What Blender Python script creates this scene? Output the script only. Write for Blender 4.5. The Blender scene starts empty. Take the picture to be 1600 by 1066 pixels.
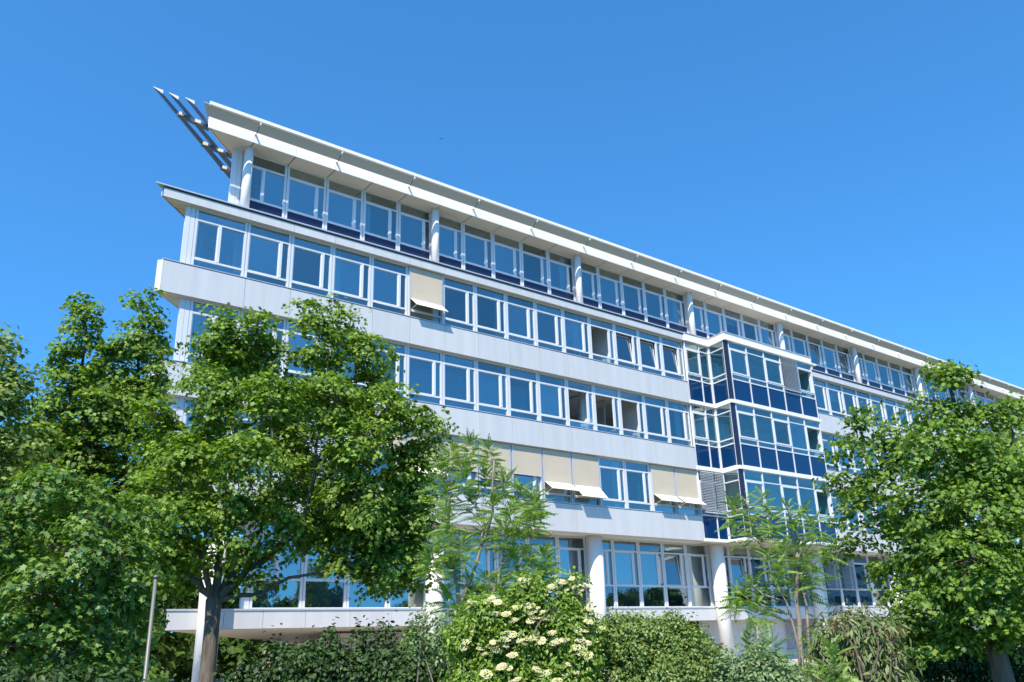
import bpy, math, random
import numpy as np
from mathutils import Vector, Matrix
S = bpy.context.scene
rad = math.radians

# ------------------------------------------------------------------ camera
CAM = Vector((-10.3231, -28.7354, 1.6)); F = 1312.09
ROWS = np.array([[0.7860012, -0.6175327, -0.0292476],
                 [-0.1843283, -0.2792468, 0.9423610],
                 [0.5901061, 0.7353057, 0.3333171]])
cd = bpy.data.cameras.new("camera"); cam = bpy.data.objects.new("camera", cd)
S.collection.objects.link(cam); S.camera = cam
cd.sensor_width = 36; cd.lens = F / 1600 * 36; cd.clip_start = .1; cd.clip_end = 3000
m3 = Matrix((ROWS[0], ROWS[1], -ROWS[2])).transposed()
cam.matrix_world = Matrix.Translation(CAM) @ m3.to_4x4()

# ------------------------------------------------------------------ sky, sun, exposure
SUNV = Vector((-1.33, -1.0, 2.1)).normalized()          # towards the sun
elev = math.asin(SUNV.z); azim = math.atan2(SUNV.x, SUNV.y)
W = bpy.data.worlds.new("World"); S.world = W; W.use_nodes = True
nt = W.node_tree; bg = nt.nodes['Background']
sky = nt.nodes.new('ShaderNodeTexSky'); sky.sky_type = 'NISHITA'; sky.sun_disc = False
sky.sun_elevation = elev; sky.sun_rotation = azim
sky.altitude = 200; sky.air_density = 1.0; sky.dust_density = .3; sky.ozone_density = 3.0
# clear deep blue day: look the sky up a little higher above the horizon haze, and saturate it
tc = nt.nodes.new('ShaderNodeTexCoord'); va = nt.nodes.new('ShaderNodeVectorMath'); va.operation = 'ADD'; va.inputs[1].default_value = (0, 0, .13)
vn = nt.nodes.new('ShaderNodeVectorMath'); vn.operation = 'NORMALIZE'; tn = nt.nodes.new('ShaderNodeMix'); tn.data_type = 'RGBA'; tn.blend_type = 'MULTIPLY'
tn.inputs[0].default_value = 1; tn.inputs[7].default_value = (.40, .99, 1.33, 1)
nt.links.new(tc.outputs['Generated'], va.inputs[0]); nt.links.new(va.outputs[0], vn.inputs[0]); nt.links.new(vn.outputs[0], sky.inputs[0])
nt.links.new(sky.outputs[0], tn.inputs[6]); nt.links.new(tn.outputs[2], bg.inputs[0]); bg.inputs[1].default_value = 0.15
sd = bpy.data.lights.new("sun", 'SUN'); sd.energy = 4.9; sd.angle = rad(.5); sd.color = (1, .91, .79)
so = bpy.data.objects.new("sun", sd); S.collection.objects.link(so)
so.rotation_euler = SUNV.to_track_quat('Z', 'Y').to_euler()
S.view_settings.view_transform = 'Standard'; S.view_settings.look = 'None'
S.view_settings.exposure = 0.6; S.view_settings.gamma = 1
S.render.engine = 'CYCLES'
S.cycles.max_bounces = 8; S.cycles.transparent_max_bounces = 12

# ------------------------------------------------------------------ helpers
COL = S.collection
def at(px, py, d):
    """world point seen at a photo pixel, d metres of ground distance away"""
    v = ROWS.T @ np.array([(px - 800) / F, (533 - py) / F, 1.0])
    v = v / math.hypot(v[0], v[1])
    return Vector((CAM.x + v[0] * d, CAM.y + v[1] * d, CAM.z + v[2] * d))
def mat(name, col, rough=.5, metal=0, var=0, spec=.5, noise=None):
    m = bpy.data.materials.new(name); m.use_nodes = True; n = m.node_tree.nodes; l = m.node_tree.links
    b = n['Principled BSDF']; b.inputs['Base Color'].default_value = (*col, 1)
    b.inputs['Roughness'].default_value = rough; b.inputs['Metallic'].default_value = metal
    b.inputs['Specular IOR Level'].default_value = spec
    if var or noise:
        mx = n.new('ShaderNodeMix'); mx.data_type = 'RGBA'; mx.blend_type = 'MULTIPLY'
        mx.inputs[0].default_value = 1; mx.inputs[6].default_value = (*col, 1)
        rmp = n.new('ShaderNodeMapRange')
        if var and not noise:
            g = n.new('ShaderNodeNewGeometry'); l.new(g.outputs['Random Per Island'], rmp.inputs[0])
            rmp.inputs[3].default_value = 1 - var; rmp.inputs[4].default_value = 1
        else:
            tc = n.new('ShaderNodeTexCoord'); nz = n.new('ShaderNodeTexNoise'); mp = n.new('ShaderNodeMapping')
            mp.inputs['Scale'].default_value = noise[1]; nz.inputs['Scale'].default_value = 1; nz.inputs['Detail'].default_value = 6
            l.new(tc.outputs['Object'], mp.inputs[0]); l.new(mp.outputs[0], nz.inputs[0]); l.new(nz.outputs[0], rmp.inputs[0])
            rmp.inputs[1].default_value = .3; rmp.inputs[2].default_value = .7
            rmp.inputs[3].default_value = 1 - noise[0]; rmp.inputs[4].default_value = 1 + noise[0] * .3
            if var:
                g = n.new('ShaderNodeNewGeometry'); r2 = n.new('ShaderNodeMapRange'); mm = n.new('ShaderNodeMath'); mm.operation = 'MULTIPLY'
                l.new(g.outputs['Random Per Island'], r2.inputs[0]); r2.inputs[3].default_value = 1 - var; r2.inputs[4].default_value = 1
                l.new(rmp.outputs[0], mm.inputs[0]); l.new(r2.outputs[0], mm.inputs[1]); rmp = mm
        l.new(rmp.outputs[0], mx.inputs[7]); l.new(mx.outputs[2], b.inputs['Base Color'])
    return m
M = {}
M['panel'] = mat('aluminium_panel', (.625, .62, .61), .42, 0, .06, .4, (.09, (2.4, 2.4, .22)))
M['roofwhite'] = mat('white_fascia', (.93, .87, .79), .45, 0, .04, .4, (.05, (.4, .4, .3)))
M['frame'] = mat('white_window_frame', (.66, .67, .69), .35)
M['cap'] = mat('grey_metal_cap', (.60, .60, .62), .3, .3)
M['gasket'] = mat('dark_joint', (.05, .055, .065), .6)
M['column'] = mat('painted_concrete', (.80, .765, .71), .6, 0, 0, .3, (.06, (1.5, 1.5, .5)))
M['soffit'] = mat('soffit_panel', (.70, .62, .53), .55, 0, .07, .3, (.06, (.5, .5, .5)))
M['spandrel'] = mat('blue_enamel_glass', (.004, .036, .115), .10, 0, .15, .45)
M['navy'] = mat('navy_panel', (.012, .018, .055), .3)
M['wing'] = mat('eaves_wing_metal', (.50, .47, .42), .5)
M['blind'] = mat('beige_fabric', (.58, .49, .37), .8, 0, 0, .1, (.05, (1.2, 1.2, 1.2)))
M['flap'] = mat('pale_flap_fabric', (.82, .75, .58), .75, 0, 0, .1)
M['slat'] = mat('grey_slats', (.46, .47, .49), .4)
M['whiteslat'] = mat('pale_slats', (.68, .70, .73), .45)
M['inner'] = mat('interior_wall', (.62, .60, .57), .8)
M['innerwhite'] = mat('interior_white_wall', (.84, .84, .82), .8)
M['curtain_reflection'] = mat('white_curtain_and_reflection', (.80, .84, .84), .9)
M['ceil'] = mat('interior_ceiling', (.72, .71, .68), .8)
M['floor'] = mat('interior_floor', (.18, .17, .16), .6)
M['curtain'] = mat('curtain_cloth', (.38, .42, .47), .9)
M['lowerwall'] = mat('beige_render', (.48, .42, .37), .8, 0, 0, .2, (.08, (.4, .4, .8)))
M['shade_steel'] = mat('shaded_blue_steel', (.15, .17, .22), .4)  # shade on the outrigger undersides and sides put into a darker colour
M['metal'] = mat('grey_painted_metal', (.17, .17, .15), .45, .2, 0, .5, (.1, (2, 2, 1)))
def glassmat(name, tint, gcol, base, bump=.0):
    m = bpy.data.materials.new(name); m.use_nodes = True; n = m.node_tree.nodes; l = m.node_tree.links
    n.remove(n['Principled BSDF']); out = n['Material Output']
    tr = n.new('ShaderNodeBsdfTransparent'); tr.inputs[0].default_value = (*tint, 1)
    gl = n.new('ShaderNodeBsdfGlossy'); gl.inputs[0].default_value = (*gcol, 1); gl.inputs['Roughness'].default_value = .0
    oi = n.new('ShaderNodeObjectInfo'); rp = n.new('ShaderNodeNewGeometry'); ad = n.new('ShaderNodeMath'); ad.operation = 'ADD'; fm_ = n.new('ShaderNodeMath'); fm_.operation = 'FRACT'; mr = n.new('ShaderNodeMapRange')
    l.new(oi.outputs['Random'], ad.inputs[0]); l.new(rp.outputs['Random Per Island'], ad.inputs[1]); l.new(ad.outputs[0], fm_.inputs[0]); l.new(fm_.outputs[0], mr.inputs[0]); mr.inputs[3].default_value = base * .62; mr.inputs[4].default_value = base * 1.22
    fr = n.new('ShaderNodeFresnel'); fr.inputs[0].default_value = 1.5
    ma = n.new('ShaderNodeMath'); ma.operation = 'MULTIPLY_ADD'; ma.inputs[1].default_value = .9; ma.inputs[2].default_value = base; ma.use_clamp = True
    mx = n.new('ShaderNodeMixShader')
    l.new(mr.outputs[0], ma.inputs[2]); l.new(fr.outputs[0], ma.inputs[0]); l.new(ma.outputs[0], mx.inputs[0]); l.new(tr.outputs[0], mx.inputs[1]); l.new(gl.outputs[0], mx.inputs[2])
    # slight waviness of float glass, a little different tilt for every pane
    g = n.new('ShaderNodeNewGeometry'); nz = n.new('ShaderNodeTexNoise'); nz.inputs['Scale'].default_value = .9
    bp = n.new('ShaderNodeBump'); bp.inputs['Strength'].default_value = .035; bp.inputs['Distance'].default_value = .1
    l.new(g.outputs['Position'], nz.inputs[0]); l.new(nz.outputs[0], bp.inputs['Height']); l.new(bp.outputs[0], gl.inputs['Normal'])
    l.new(mx.outputs[0], out.inputs[0]); return m
M['glass'] = glassmat('window_glass', (.50, .66, .70), (.74, .86, .86), .33)
M['bayglass'] = glassmat('bay_glass', (.45, .74, .76), (.68, .93, .92), .22)
M['clearglass'] = glassmat('clear_glass', (.78, .93, .92), (.80, 1.0, .98), .20)

def leafmat(name, c1, c2, trans=.35, gloss=.06):
    gloss *= .5
    m = bpy.data.materials.new(name); m.use_nodes = True; n = m.node_tree.nodes; l = m.node_tree.links
    n.remove(n['Principled BSDF']); out = n['Material Output']
    g = n.new('ShaderNodeNewGeometry'); cr = n.new('ShaderNodeValToRGB')
    cr.color_ramp.elements[0].color = (*c1, 1); cr.color_ramp.elements[1].color = (*c2, 1)
    l.new(g.outputs['Random Per Island'], cr.inputs[0])
    d = n.new('ShaderNodeBsdfDiffuse'); t = n.new('ShaderNodeBsdfTranslucent'); gl = n.new('ShaderNodeBsdfGlossy'); gl.inputs['Roughness'].default_value = .55
    tint = n.new('ShaderNodeMix'); tint.data_type = 'RGBA'; tint.blend_type = 'MULTIPLY'; tint.inputs[0].default_value = 1; tint.inputs[7].default_value = (1.5, 1.55, .6, 1)
    l.new(cr.outputs[0], tint.inputs[6]); l.new(tint.outputs[2], t.inputs[0]); l.new(cr.outputs[0], d.inputs[0])
    a = n.new('ShaderNodeMixShader'); a.inputs[0].default_value = trans; b = n.new('ShaderNodeMixShader'); b.inputs[0].default_value = gloss
    l.new(d.outputs[0], a.inputs[1]); l.new(t.outputs[0], a.inputs[2]); l.new(a.outputs[0], b.inputs[1]); l.new(gl.outputs[0], b.inputs[2]); l.new(b.outputs[0], out.inputs[0])
    return m
def barkmat(name, col):
    m = mat(name, col, .9, 0, 0, .1, (.45, (9, 9, 2.2)))
    n = m.node_tree.nodes; l = m.node_tree.links
    tc = n.new('ShaderNodeTexCoord'); mp = n.new('ShaderNodeMapping'); mp.inputs['Scale'].default_value = (22, 22, 3)
    nz = n.new('ShaderNodeTexNoise'); nz.inputs['Scale'].default_value = 1; nz.inputs['Detail'].default_value = 5
    bp = n.new('ShaderNodeBump'); bp.inputs['Strength'].default_value = .7; bp.inputs['Distance'].default_value = .03
    l.new(tc.outputs['Object'], mp.inputs[0]); l.new(mp.outputs[0], nz.inputs[0]); l.new(nz.outputs[0], bp.inputs['Height'])
    l.new(bp.outputs[0], n['Principled BSDF'].inputs['Normal']); return m

def tag(o, label=None, cat=None, group=None, kind=None):
    if label: o['label'] = label
    if cat: o['category'] = cat
    if group: o['group'] = group
    if kind: o['kind'] = kind
    return o
def empty(name, loc, label=None, cat=None, group=None, kind=None):
    o = bpy.data.objects.new(name, None); COL.objects.link(o); o.location = loc
    o.empty_display_size = .2
    return tag(o, label, cat, group, kind)
class MB:
    def __init__(s): s.v = []; s.f = []; s.m = []; s.mats = []
    def mi(s, m):
        m = M[m] if isinstance(m, str) else m
        if m not in s.mats: s.mats.append(m)
        return s.mats.index(m)
    def hexa(s, p, m):       # 8 points: bottom 4 (ccw), top 4
        b = len(s.v); s.v += [tuple(q) for q in p]; k = s.mi(m)
        for q in ((3, 2, 1, 0), (4, 5, 6, 7), (0, 1, 5, 4), (1, 2, 6, 5), (2, 3, 7, 6), (3, 0, 4, 7)):
            s.f.append(tuple(b + i for i in q)); s.m.append(k)
        return s
    def box(s, x0, x1, y0, y1, z0, z1, m):
        return s.hexa([(x0, y0, z0), (x1, y0, z0), (x1, y1, z0), (x0, y1, z0), (x0, y0, z1), (x1, y0, z1), (x1, y1, z1), (x0, y1, z1)], m)
    def obox(s, p, u, v, l, w, z0, z1, m):   # p corner, u,v unit dirs in plan
        a = Vector((p[0], p[1])); u = Vector(u); v = Vector(v)
        c = [a, a + u * l, a + u * l + v * w, a + v * w]
        return s.hexa([(q.x, q.y, z0) for q in c] + [(q.x, q.y, z1) for q in c], m)
    def prism(s, poly, z0, z1, m):
        b = len(s.v); n = len(poly); k = s.mi(m)
        zz0 = z0 if isinstance(z0, (list, tuple)) else [z0] * n
        s.v += [(p[0], p[1], z) for p, z in zip(poly, zz0)] + [(p[0], p[1], z1) for p in poly]
        s.f.append(tuple(range(b + n - 1, b - 1, -1))); s.m.append(k)
        s.f.append(tuple(range(b + n, b + 2 * n))); s.m.append(k)
        for i in range(n):
            j = (i + 1) % n; s.f.append((b + i, b + j, b + n + j, b + n + i)); s.m.append(k)
        return s
    def quad(s, pts, m):
        b = len(s.v); s.v += [tuple(p) for p in pts]; s.f.append(tuple(range(b, b + len(pts)))); s.m.append(s.mi(m)); return s
    def tube(s, pts, rads, m, n=8, cap=True):
        k = s.mi(m); b = len(s.v); pts = [Vector(p) for p in pts]
        pv = None
        for i, p in enumerate(pts):
            d = (pts[min(i + 1, len(pts) - 1)] - pts[max(i - 1, 0)]).normalized()
            a = (pv - d * pv.dot(d)) if pv else (Vector((1, 0, 0)) if abs(d.x) < .8 else Vector((0, 1, 0)))
            a = (a - d * a.dot(d)).normalized(); pv = a; c = d.cross(a)
            for j in range(n):
                t = 2 * math.pi * j / n; s.v.append(tuple(p + (a * math.cos(t) + c * math.sin(t)) * rads[i]))
        for i in range(len(pts) - 1):
            for j in range(n):
                q = (j + 1) % n
                s.f.append((b + i * n + j, b + i * n + q, b + (i + 1) * n + q, b + (i + 1) * n + j)); s.m.append(k)
        if cap:
            e = b + (len(pts) - 1) * n
            s.f.append(tuple(range(b + n - 1, b - 1, -1))); s.m.append(k); s.f.append(tuple(range(e, e + n))); s.m.append(k)
        return s
    def mesh(s, name, smooth=False):
        me = bpy.data.meshes.new(name); me.from_pydata(s.v, [], s.f)
        for m in s.mats: me.materials.append(m)
        me.polygons.foreach_set('material_index', s.m)
        if smooth: me.polygons.foreach_set('use_smooth', [len(f) == 4 for f in s.f])
        me.update(); return me
    def build(s, name, parent=None, loc=(0, 0, 0), smooth=False):
        o = bpy.data.objects.new(name, s.mesh(name, smooth)); COL.objects.link(o); o.location = loc
        if parent: o.parent = parent
        return o
def put(name, me, parent, loc=(0, 0, 0), rz=0):
    o = bpy.data.objects.new(name, me); COL.objects.link(o); o.parent = parent; o.location = loc; o.rotation_euler = (0, 0, rz); return o

# ------------------------------------------------------------------ ground
def sheet(name, poly, z, m):
    b = MB(); b.quad([(x, y, z) for x, y in poly], m); return tag(b.build(name), kind='structure')
gm = mat('lawn_soil', (.10, .12, .05), .95, 0, 0, .1, (.5, (.6, .6, .6)))
pm = mat('light_paving', (.46, .42, .36), .85, 0, 0, .2, (.2, (1.2, 1.2, 1.2)))
am = mat('asphalt', (.055, .055, .058), .9, 0, 0, .2, (.3, (2, 2, 2)))
sheet('ground', [(-1500, -1500), (1500, -1500), (1500, 1500), (-1500, 1500)], 0, gm)
sheet('bounce_paving', [(-14, -5), (85, -5), (85, 16), (-14, 16)], .01, pm)  # unseen paving, added light in tone to bounce light onto the soffits
sheet('road', [(-120, -52), (120, -52), (120, -42), (-120, -42)], .01, am)

# ------------------------------------------------------------------ office building
zA, zB, zC, zD, zE, zF, zG, zH, zI, zK = 17.55, 17.09, 14.67, 13.44, 11.00, 9.78, 7.35, 6.06, 2.83, 2.17
BM = 1.8; XR = 78.0; YB = 15.0; D45 = (math.sqrt(.5), math.sqrt(.5))
bld = empty('office_building', (0, 0, 0), 'long white office building with ribbon windows, round columns and a pointed left roof corner', 'building')
def body(x0, y0, z0, z1, m, name, xr=XR, yb=YB, nose=.12):
    b = MB(); b.prism([(x0 + nose, y0), (xr, y0), (xr, yb), (x0 + 1.0 * (yb - y0), yb), (x0, y0 + nose * .9)], z0, z1, m)
    return b.build(name, bld)
def band(x0, x1, z0, z1, y0, name, joints, m='panel', capz=.05, th=.03):
    """row of facade panels in front of a slab, with cap"""
    b = MB(); xs = [x0] + [j for j in joints if x0 + .05 < j < x1 - .05] + [x1]
    for a, c in zip(xs[:-1], xs[1:]):
        b.box(a + (.008 if a > x0 else 0), c - (.008 if c < x1 else 0), y0 - th, y0, z0, z1 - capz, m)
    b.box(x0, x1, y0 - th + .012, y0 + .06, z1 - capz + .001, z1 - capz + .022, 'gasket')
    b.box(x0 - .02, x1, y0 - th - .02, y0 + .1, z1 - capz + .022, z1, 'cap')
    return b.build(name, bld)
JN = [BM * i for i in range(0, 44)]
BX0, BX1 = 25.1, 35.6     # bay interrupts the bands
# storey slabs with parapets (dark joint core behind the panels), then panel bands
for z0, z1, xl, lab in ((zD, zC, -3.12, 'L3'), (zF, zE, -2.95, 'L2'), (zH, zG, -2.8, 'L1')):
    s = MB(); n = .12
    poly = [(xl + n, .02), (BX0, .02), (BX0, .3), (BX1 - .3, .3), (BX1 - .3, .02), (XR, .02), (XR, YB), (xl + YB, YB), (xl, .02 + n)]
    s.prism(poly, z0 + .01, z0 + .40, 'ceil')
    s.prism([(xl + n, .021), (BX0, .021), (BX0, .19), (xl + .32, .19), (xl + .001, .02 + n)], z0 + .40, z1 - .055, 'gasket')
    s.box(BX1 - .3, XR, .021, .19, z0 + .40, z1 - .055, 'gasket')
    s.build('floor_slab', bld)
    e = MB(); e.obox((xl - .01, .02 + n - .01), D45, (-D45[1], D45[0]), 20, .03, z0, z1 - .05, 'panel')
    e.obox((xl - .01, .14), (-.72, .69), (.69, .72), 0.001, .1, z0, z1 - .05, 'panel')
    e.hexa([(xl - .015, .13, z0), (xl + n, -.02, z0), (xl + n + .02, .02, z0), (xl + .02, .16, z0)] + [(xl - .015, .13, z1 - .05), (xl + n, -.02, z1 - .05), (xl + n + .02, .02, z1 - .05), (xl + .02, .16, z1 - .05)], 'panel')
    e.build('end_panel', bld)
    band(xl + n, BX0, z0, z1, 0.02, 'facade_band', JN)
    band(BX1 - .3, XR, z0, z1, 0.02, 'facade_band', JN)
    q = MB(); q.prism([(xl + n + .03, .04), (XR, .04), (XR, .55), (xl + .55 + .05, .55)], z0 - .012, z0 + .008, 'soffit'); q.build('soffit', bld)
# terrace band (thin)
xl = -3.36
s = MB(); s.prism([(xl + .12, .02), (XR, .02), (XR, YB), (xl + YB, YB)], zB + .01, zA - .08, 'ceil'); s.build('floor_slab', bld)
def thinband(x0, x1, y0):
    b = MB(); xs = [x0] + [j for j in JN if x0 + .05 < j < x1 - .05] + [x1]
    for a, c in zip(xs[:-1], xs[1:]):
        b.box(a + (.007 if a > x0 else 0), c - (.007 if c < x1 else 0), y0 - .03, y0, zB, zB + .34, 'panel')
    b.box(x0, x1, y0 + .0, y0 + .1, zB + .342, zA - .05, 'gasket')
    if x0 < 0: b.prism([(x0 - .33, y0 - .09), (x1, y0 - .09), (x1, y0 + 1.35), (x0 + 1.0, y0 + 1.35)], zA - .05, zA, 'cap')
    else: b.box(x0, x1, y0 - .09, y0 + 1.35, zA - .05, zA, 'cap')
    return b.build('facade_band', bld)
thinband(xl + .1, BX0 + 1.0, .02); thinband(BX1 - .4, XR, .02)
e = MB(); e.obox((xl + .06, .03), D45, (-D45[1], D45[0]), 20, .03, zB, zB + .34, 'panel')
e.build('end_panel', bld)
q = MB(); q.prism([(xl + .16, .05), (XR, .05), (XR, .6), (xl + .70, .6)], zB - .012, zB + .008, 'soffit')
q.prism([(-2.6, .62), (-1.5, .62), (1.0, 3.4), (.2, 3.4)], zB - .012, zB + .008, 'soffit'); q.build('soffit', bld)
# ground-level slab (front recessed behind the columns), its sloped underside and lower walls
def slabband():
    b = MB(); xs = [-1.3, 0.6, 2.0, 3.6] + [BM * i for i in range(3, 44)] + [XR]
    for a, c in zip(xs[:-1], xs[1:]): b.box(a + .007, c - .007, 1.06, 1.09, zK, zI - .06, 'panel')
    b.box(-1.3, XR, 1.09, 1.3, zK + .02, zI - .06, 'gasket'); b.box(-1.33, XR, 1.03, 1.45, zI - .058, zI, 'cap')
    return b.build('facade_band', bld)
slabband()
s = MB(); poly = [(-1.3, 1.31), (XR, 1.31), (XR, YB), (-1.3 + 13.7, YB)]
s.prism(poly, zK + .02, zI - .01, 'floor'); s.build('floor_slab', bld)
s = MB()
s.hexa([(-1.25, 1.32, zK - .005), (12, 1.32, zK - .005), (12, 13, 1.45), (10.5, 13, 1.40), (-1.2, 1.34, zK + .01), (12, 1.32, zK + .01), (12, 13, zK + .01), (10.5, 13, zK + .01)], 'soffit')
s.box(12.01, XR, 1.32, 13, zK - .01, zK + .01, 'soffit'); s.build('soffit', bld)
s = MB(); s.box(5.3, 26.9, 3.0, 3.25, 0, zK - .2, 'lowerwall')
for k in range(7): s.box(5.28, 26.9, 2.985, 3.0, .2 + k * .26, .215 + k * .26, 'gasket')
s.box(5.29, 5.5, 3.25, 12, 0, 1.4, 'lowerwall'); s.build('lower_wall', bld)
s = MB(); s.box(26.95, 70, 2.2, 2.45, 0, zK, 'panel'); s.build('lower_wall', bld)
def slats(x0, x1, y, z0, z1, m, pitch=.07, name='venetian_blind', tilt=.035, parent=None):
    b = MB(); z = z0
    while z < z1:
        b.hexa([(x0, y - .02, z), (x1, y - .02, z), (x1, y + .02, z + tilt), (x0, y + .02, z + tilt), (x0, y - .02, z + .006), (x1, y - .02, z + .006), (x1, y + .02, z + tilt + .006), (x0, y + .02, z + tilt + .006)], m); z += pitch
    for x in (x0 + .1, x1 - .1): b.box(x, x + .012, y - .024, y - .021, z0, z1, 'gasket')
    b.box(x0 - .01, x1 + .01, y - .035, y + .035, z0 - .04, z0 - .005, 'cap')
    return b.build(name, parent or bld)
slats(34.2, 37.8, 2.1, .5, zK - .05, 'slat', .085, 'roller_shutter'); slats(38.2, 41.5, 2.1, .5, zK - .05, 'slat', .085, 'roller_shutter')

# roof: soffit, fascia, floating eaves wing, brackets, prow outriggers
RX = -1.84; RY = .30; zR = 20.70
s = MB(); s.prism([(RX + .05, RY + .03), (XR, RY + .03), (XR, YB), (RX + YB, YB)], zR + .02, zR + .46, 'gasket'); s.build('roof_slab', bld)
b = MB(); xs = [RX] + [BM * i - .0 for i in range(0, 44)] + [XR]
for a, c in zip(xs[:-1], xs[1:]): b.box(a + .006, c - .006, RY, RY + .03, zR, zR + .49, 'roofwhite')
b.obox((RX, RY + .01), D45, (-D45[1], D45[0]), 20, .03, zR, zR + .49, 'roofwhite')
b.build('roof_fascia', bld)
b = MB()
for i, (a, c) in enumerate(zip(xs[:-1], xs[1:])):
    a2 = a + .022; c2 = c - .022
    if i == 0: b.prism([(RX + .08, RY + .04), (c2, RY + .04), (c2, 1.45), (RX + 1.2, 1.45)], zR - .004, zR + .018, 'soffit')
    else: b.prism([(a2, RY + .04), (c2, RY + .04), (c2, 1.45), (a2, 1.45)], zR - .004, zR + .018, 'soffit')
b.prism([(-.6, 1.46), (XR, 1.46), (XR, 14), (12, 14)], zR - .002, zR + .017, 'soffit')
b.build('soffit', bld)
# wing: tilted plate from inner edge (Y .085, z 21.04) to lip (Y -.25, z 21.36)
wi, zi, wo, zo = .085, 21.04, -.25, 21.36
b = MB(); xs2 = [-2.28] + [3.6 * i for i in range(0, 22)] + [XR]
for k, (a, c) in enumerate(zip(xs2[:-1], xs2[1:])):
    g = .015
    b.hexa([(a + g, wo, zo), (c - g, wo, zo), (c - g, wi, zi), (a + g + (.25 if k == 0 else 0), wi, zi), (a + g, wo, zo + .03), (c - g, wo, zo + .03), (c - g, wi, zi + .03), (a + g + (.25 if k == 0 else 0), wi, zi + .03)], M['wing'])
b.box(-2.05, XR, wo - .05, wo - .005, zo - .01, zo + .13, 'roofwhite')
b.box(-2.05, XR, wo - .03, wo + .02, zo - .035, zo - .012, 'roofwhite')
b.build('eaves_wing', bld)
bk = MB(); bk.hexa([(-.02, wi + .002, zi - .01), (.02, wi + .002, zi - .01), (.02, RY - .002, zi + .02), (-.02, RY - .002, zi + .02), (-.02, wi + .002, zi + .06), (.02, wi + .002, zi + .06), (.02, RY - .002, zi + .15), (-.02, RY - .002, zi + .15)], 'roofwhite')
bk.hexa([(-.03, wo - .035, zo - .12), (.03, wo - .035, zo - .12), (.03, wo + .06, zo - .16), (-.03, wo + .06, zo - .16), (-.03, wo - .035, zo - .037), (.03, wo - .035, zo - .037), (.03, wo + .06, zo - .06), (-.03, wo + .06, zo - .06)], 'roofwhite')
bk.hexa([(-.012, wo + .03, zo - .035), (.012, wo + .03, zo - .035), (.012, wi, zi - .01), (-.012, wi, zi - .01), (-.012, wo + .03, zo - .03), (.012, wo + .03, zo - .03), (.012, wi, zi - .002), (-.012, wi, zi - .002)], 'gasket')
bkm = bk.mesh('eaves_bracket')
for k in range(0, 20): put('eaves_bracket', bkm, bld, (3.6 * k, 0, 0))
# outriggers
def outrigger(tx, ty, fx, fy, z=20.84):
    b = MB(); w = .21; h = .14
    L1 = (tx, ty); R1 = (tx + w * 1.1, ty + .03); L2 = (fx, fy); R2 = (fx + w, fy - .05)
    b.hexa([(L1[0], L1[1] + .01, z + h - .02), (R1[0], R1[1] + .01, z), (R2[0], R2[1], z), (L2[0], L2[1], z), (L1[0], L1[1] + .01, z + h), (R1[0], R1[1] + .01, z + h), (R2[0], R2[1], z + h), (L2[0], L2[1], z + h)], 'shade_steel')
    o = b.build('roof_outrigger', bld)
    R1 = (tx + .36, ty + .03)
    b = MB(); b.hexa([(L1[0], L1[1] - .02, z + h - .02), (R1[0], R1[1] - .02, z - .004), (R1[0], R1[1], z - .004), (L1[0] + .02, L1[1], z + h - .02), (L1[0], L1[1] - .02, z + h + .004), (R1[0], R1[1] - .02, z + h + .004), (R1[0], R1[1], z + h + .004), (L1[0] + .02, L1[1], z + h + .004)], 'roofwhite')
    b.build('sunlit_end', o)  # sunlit cut face of the beam painted as a white piece
outrigger(-4.23, -.66, .6, 4.15); outrigger(-3.66, -.62, 1.1, 4.1); outrigger(-3.09, -.68, 1.6, 4.0)
for (px, py), (qx, qy) in (((-3.05, .12), (-1.75, .42)), ((-1.62, 1.62), (-.3, 1.85)), ((-.35, 2.95), (.4, 3.1))):
    b = MB()
    b.hexa([(px, py, 20.70), (qx, qy, 20.70), (qx - .02, qy + .16, 20.70), (px - .02, py + .16, 20.70), (px, py, 20.832), (qx, qy, 20.832), (qx - .02, qy + .16, 20.832), (px - .02, py + .16, 20.832)], 'shade_steel')
    o = b.build('outrigger_crossbar', bld)
    b = MB(); b.box(px + .02, px + .20, py - .035, py - .006 , 20.70, 20.832, 'roofwhite'); b.build('sunlit_face', o)  # white box paints the sunlit bit of the crossbar front
    b = MB(); b.box(px + .66, px + .88, py + .10, py + .125, 20.70, 20.832, 'roofwhite'); b.build('sunlit_face', o)  # second painted sunlit bit, farther along the bar
# columns
def colmesh(r, z0, z1, name):
    b = MB(); b.tube([(0, 0, z0), (0, 0, z1)], [r, r], 'column', 32); return b.mesh(name, True)
cu = colmesh(.18, zA, zR, 'column'); cl = colmesh(.37, 0, zH, 'column'); cm_ = colmesh(.30, zH + .4, zB, 'column')
for k in range(0, 8): put('column', cu, bld, (9 * k, .80, 0))
for k in range(0, 7): put('column', cl, bld, (9 * k, .80, 0))

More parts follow.
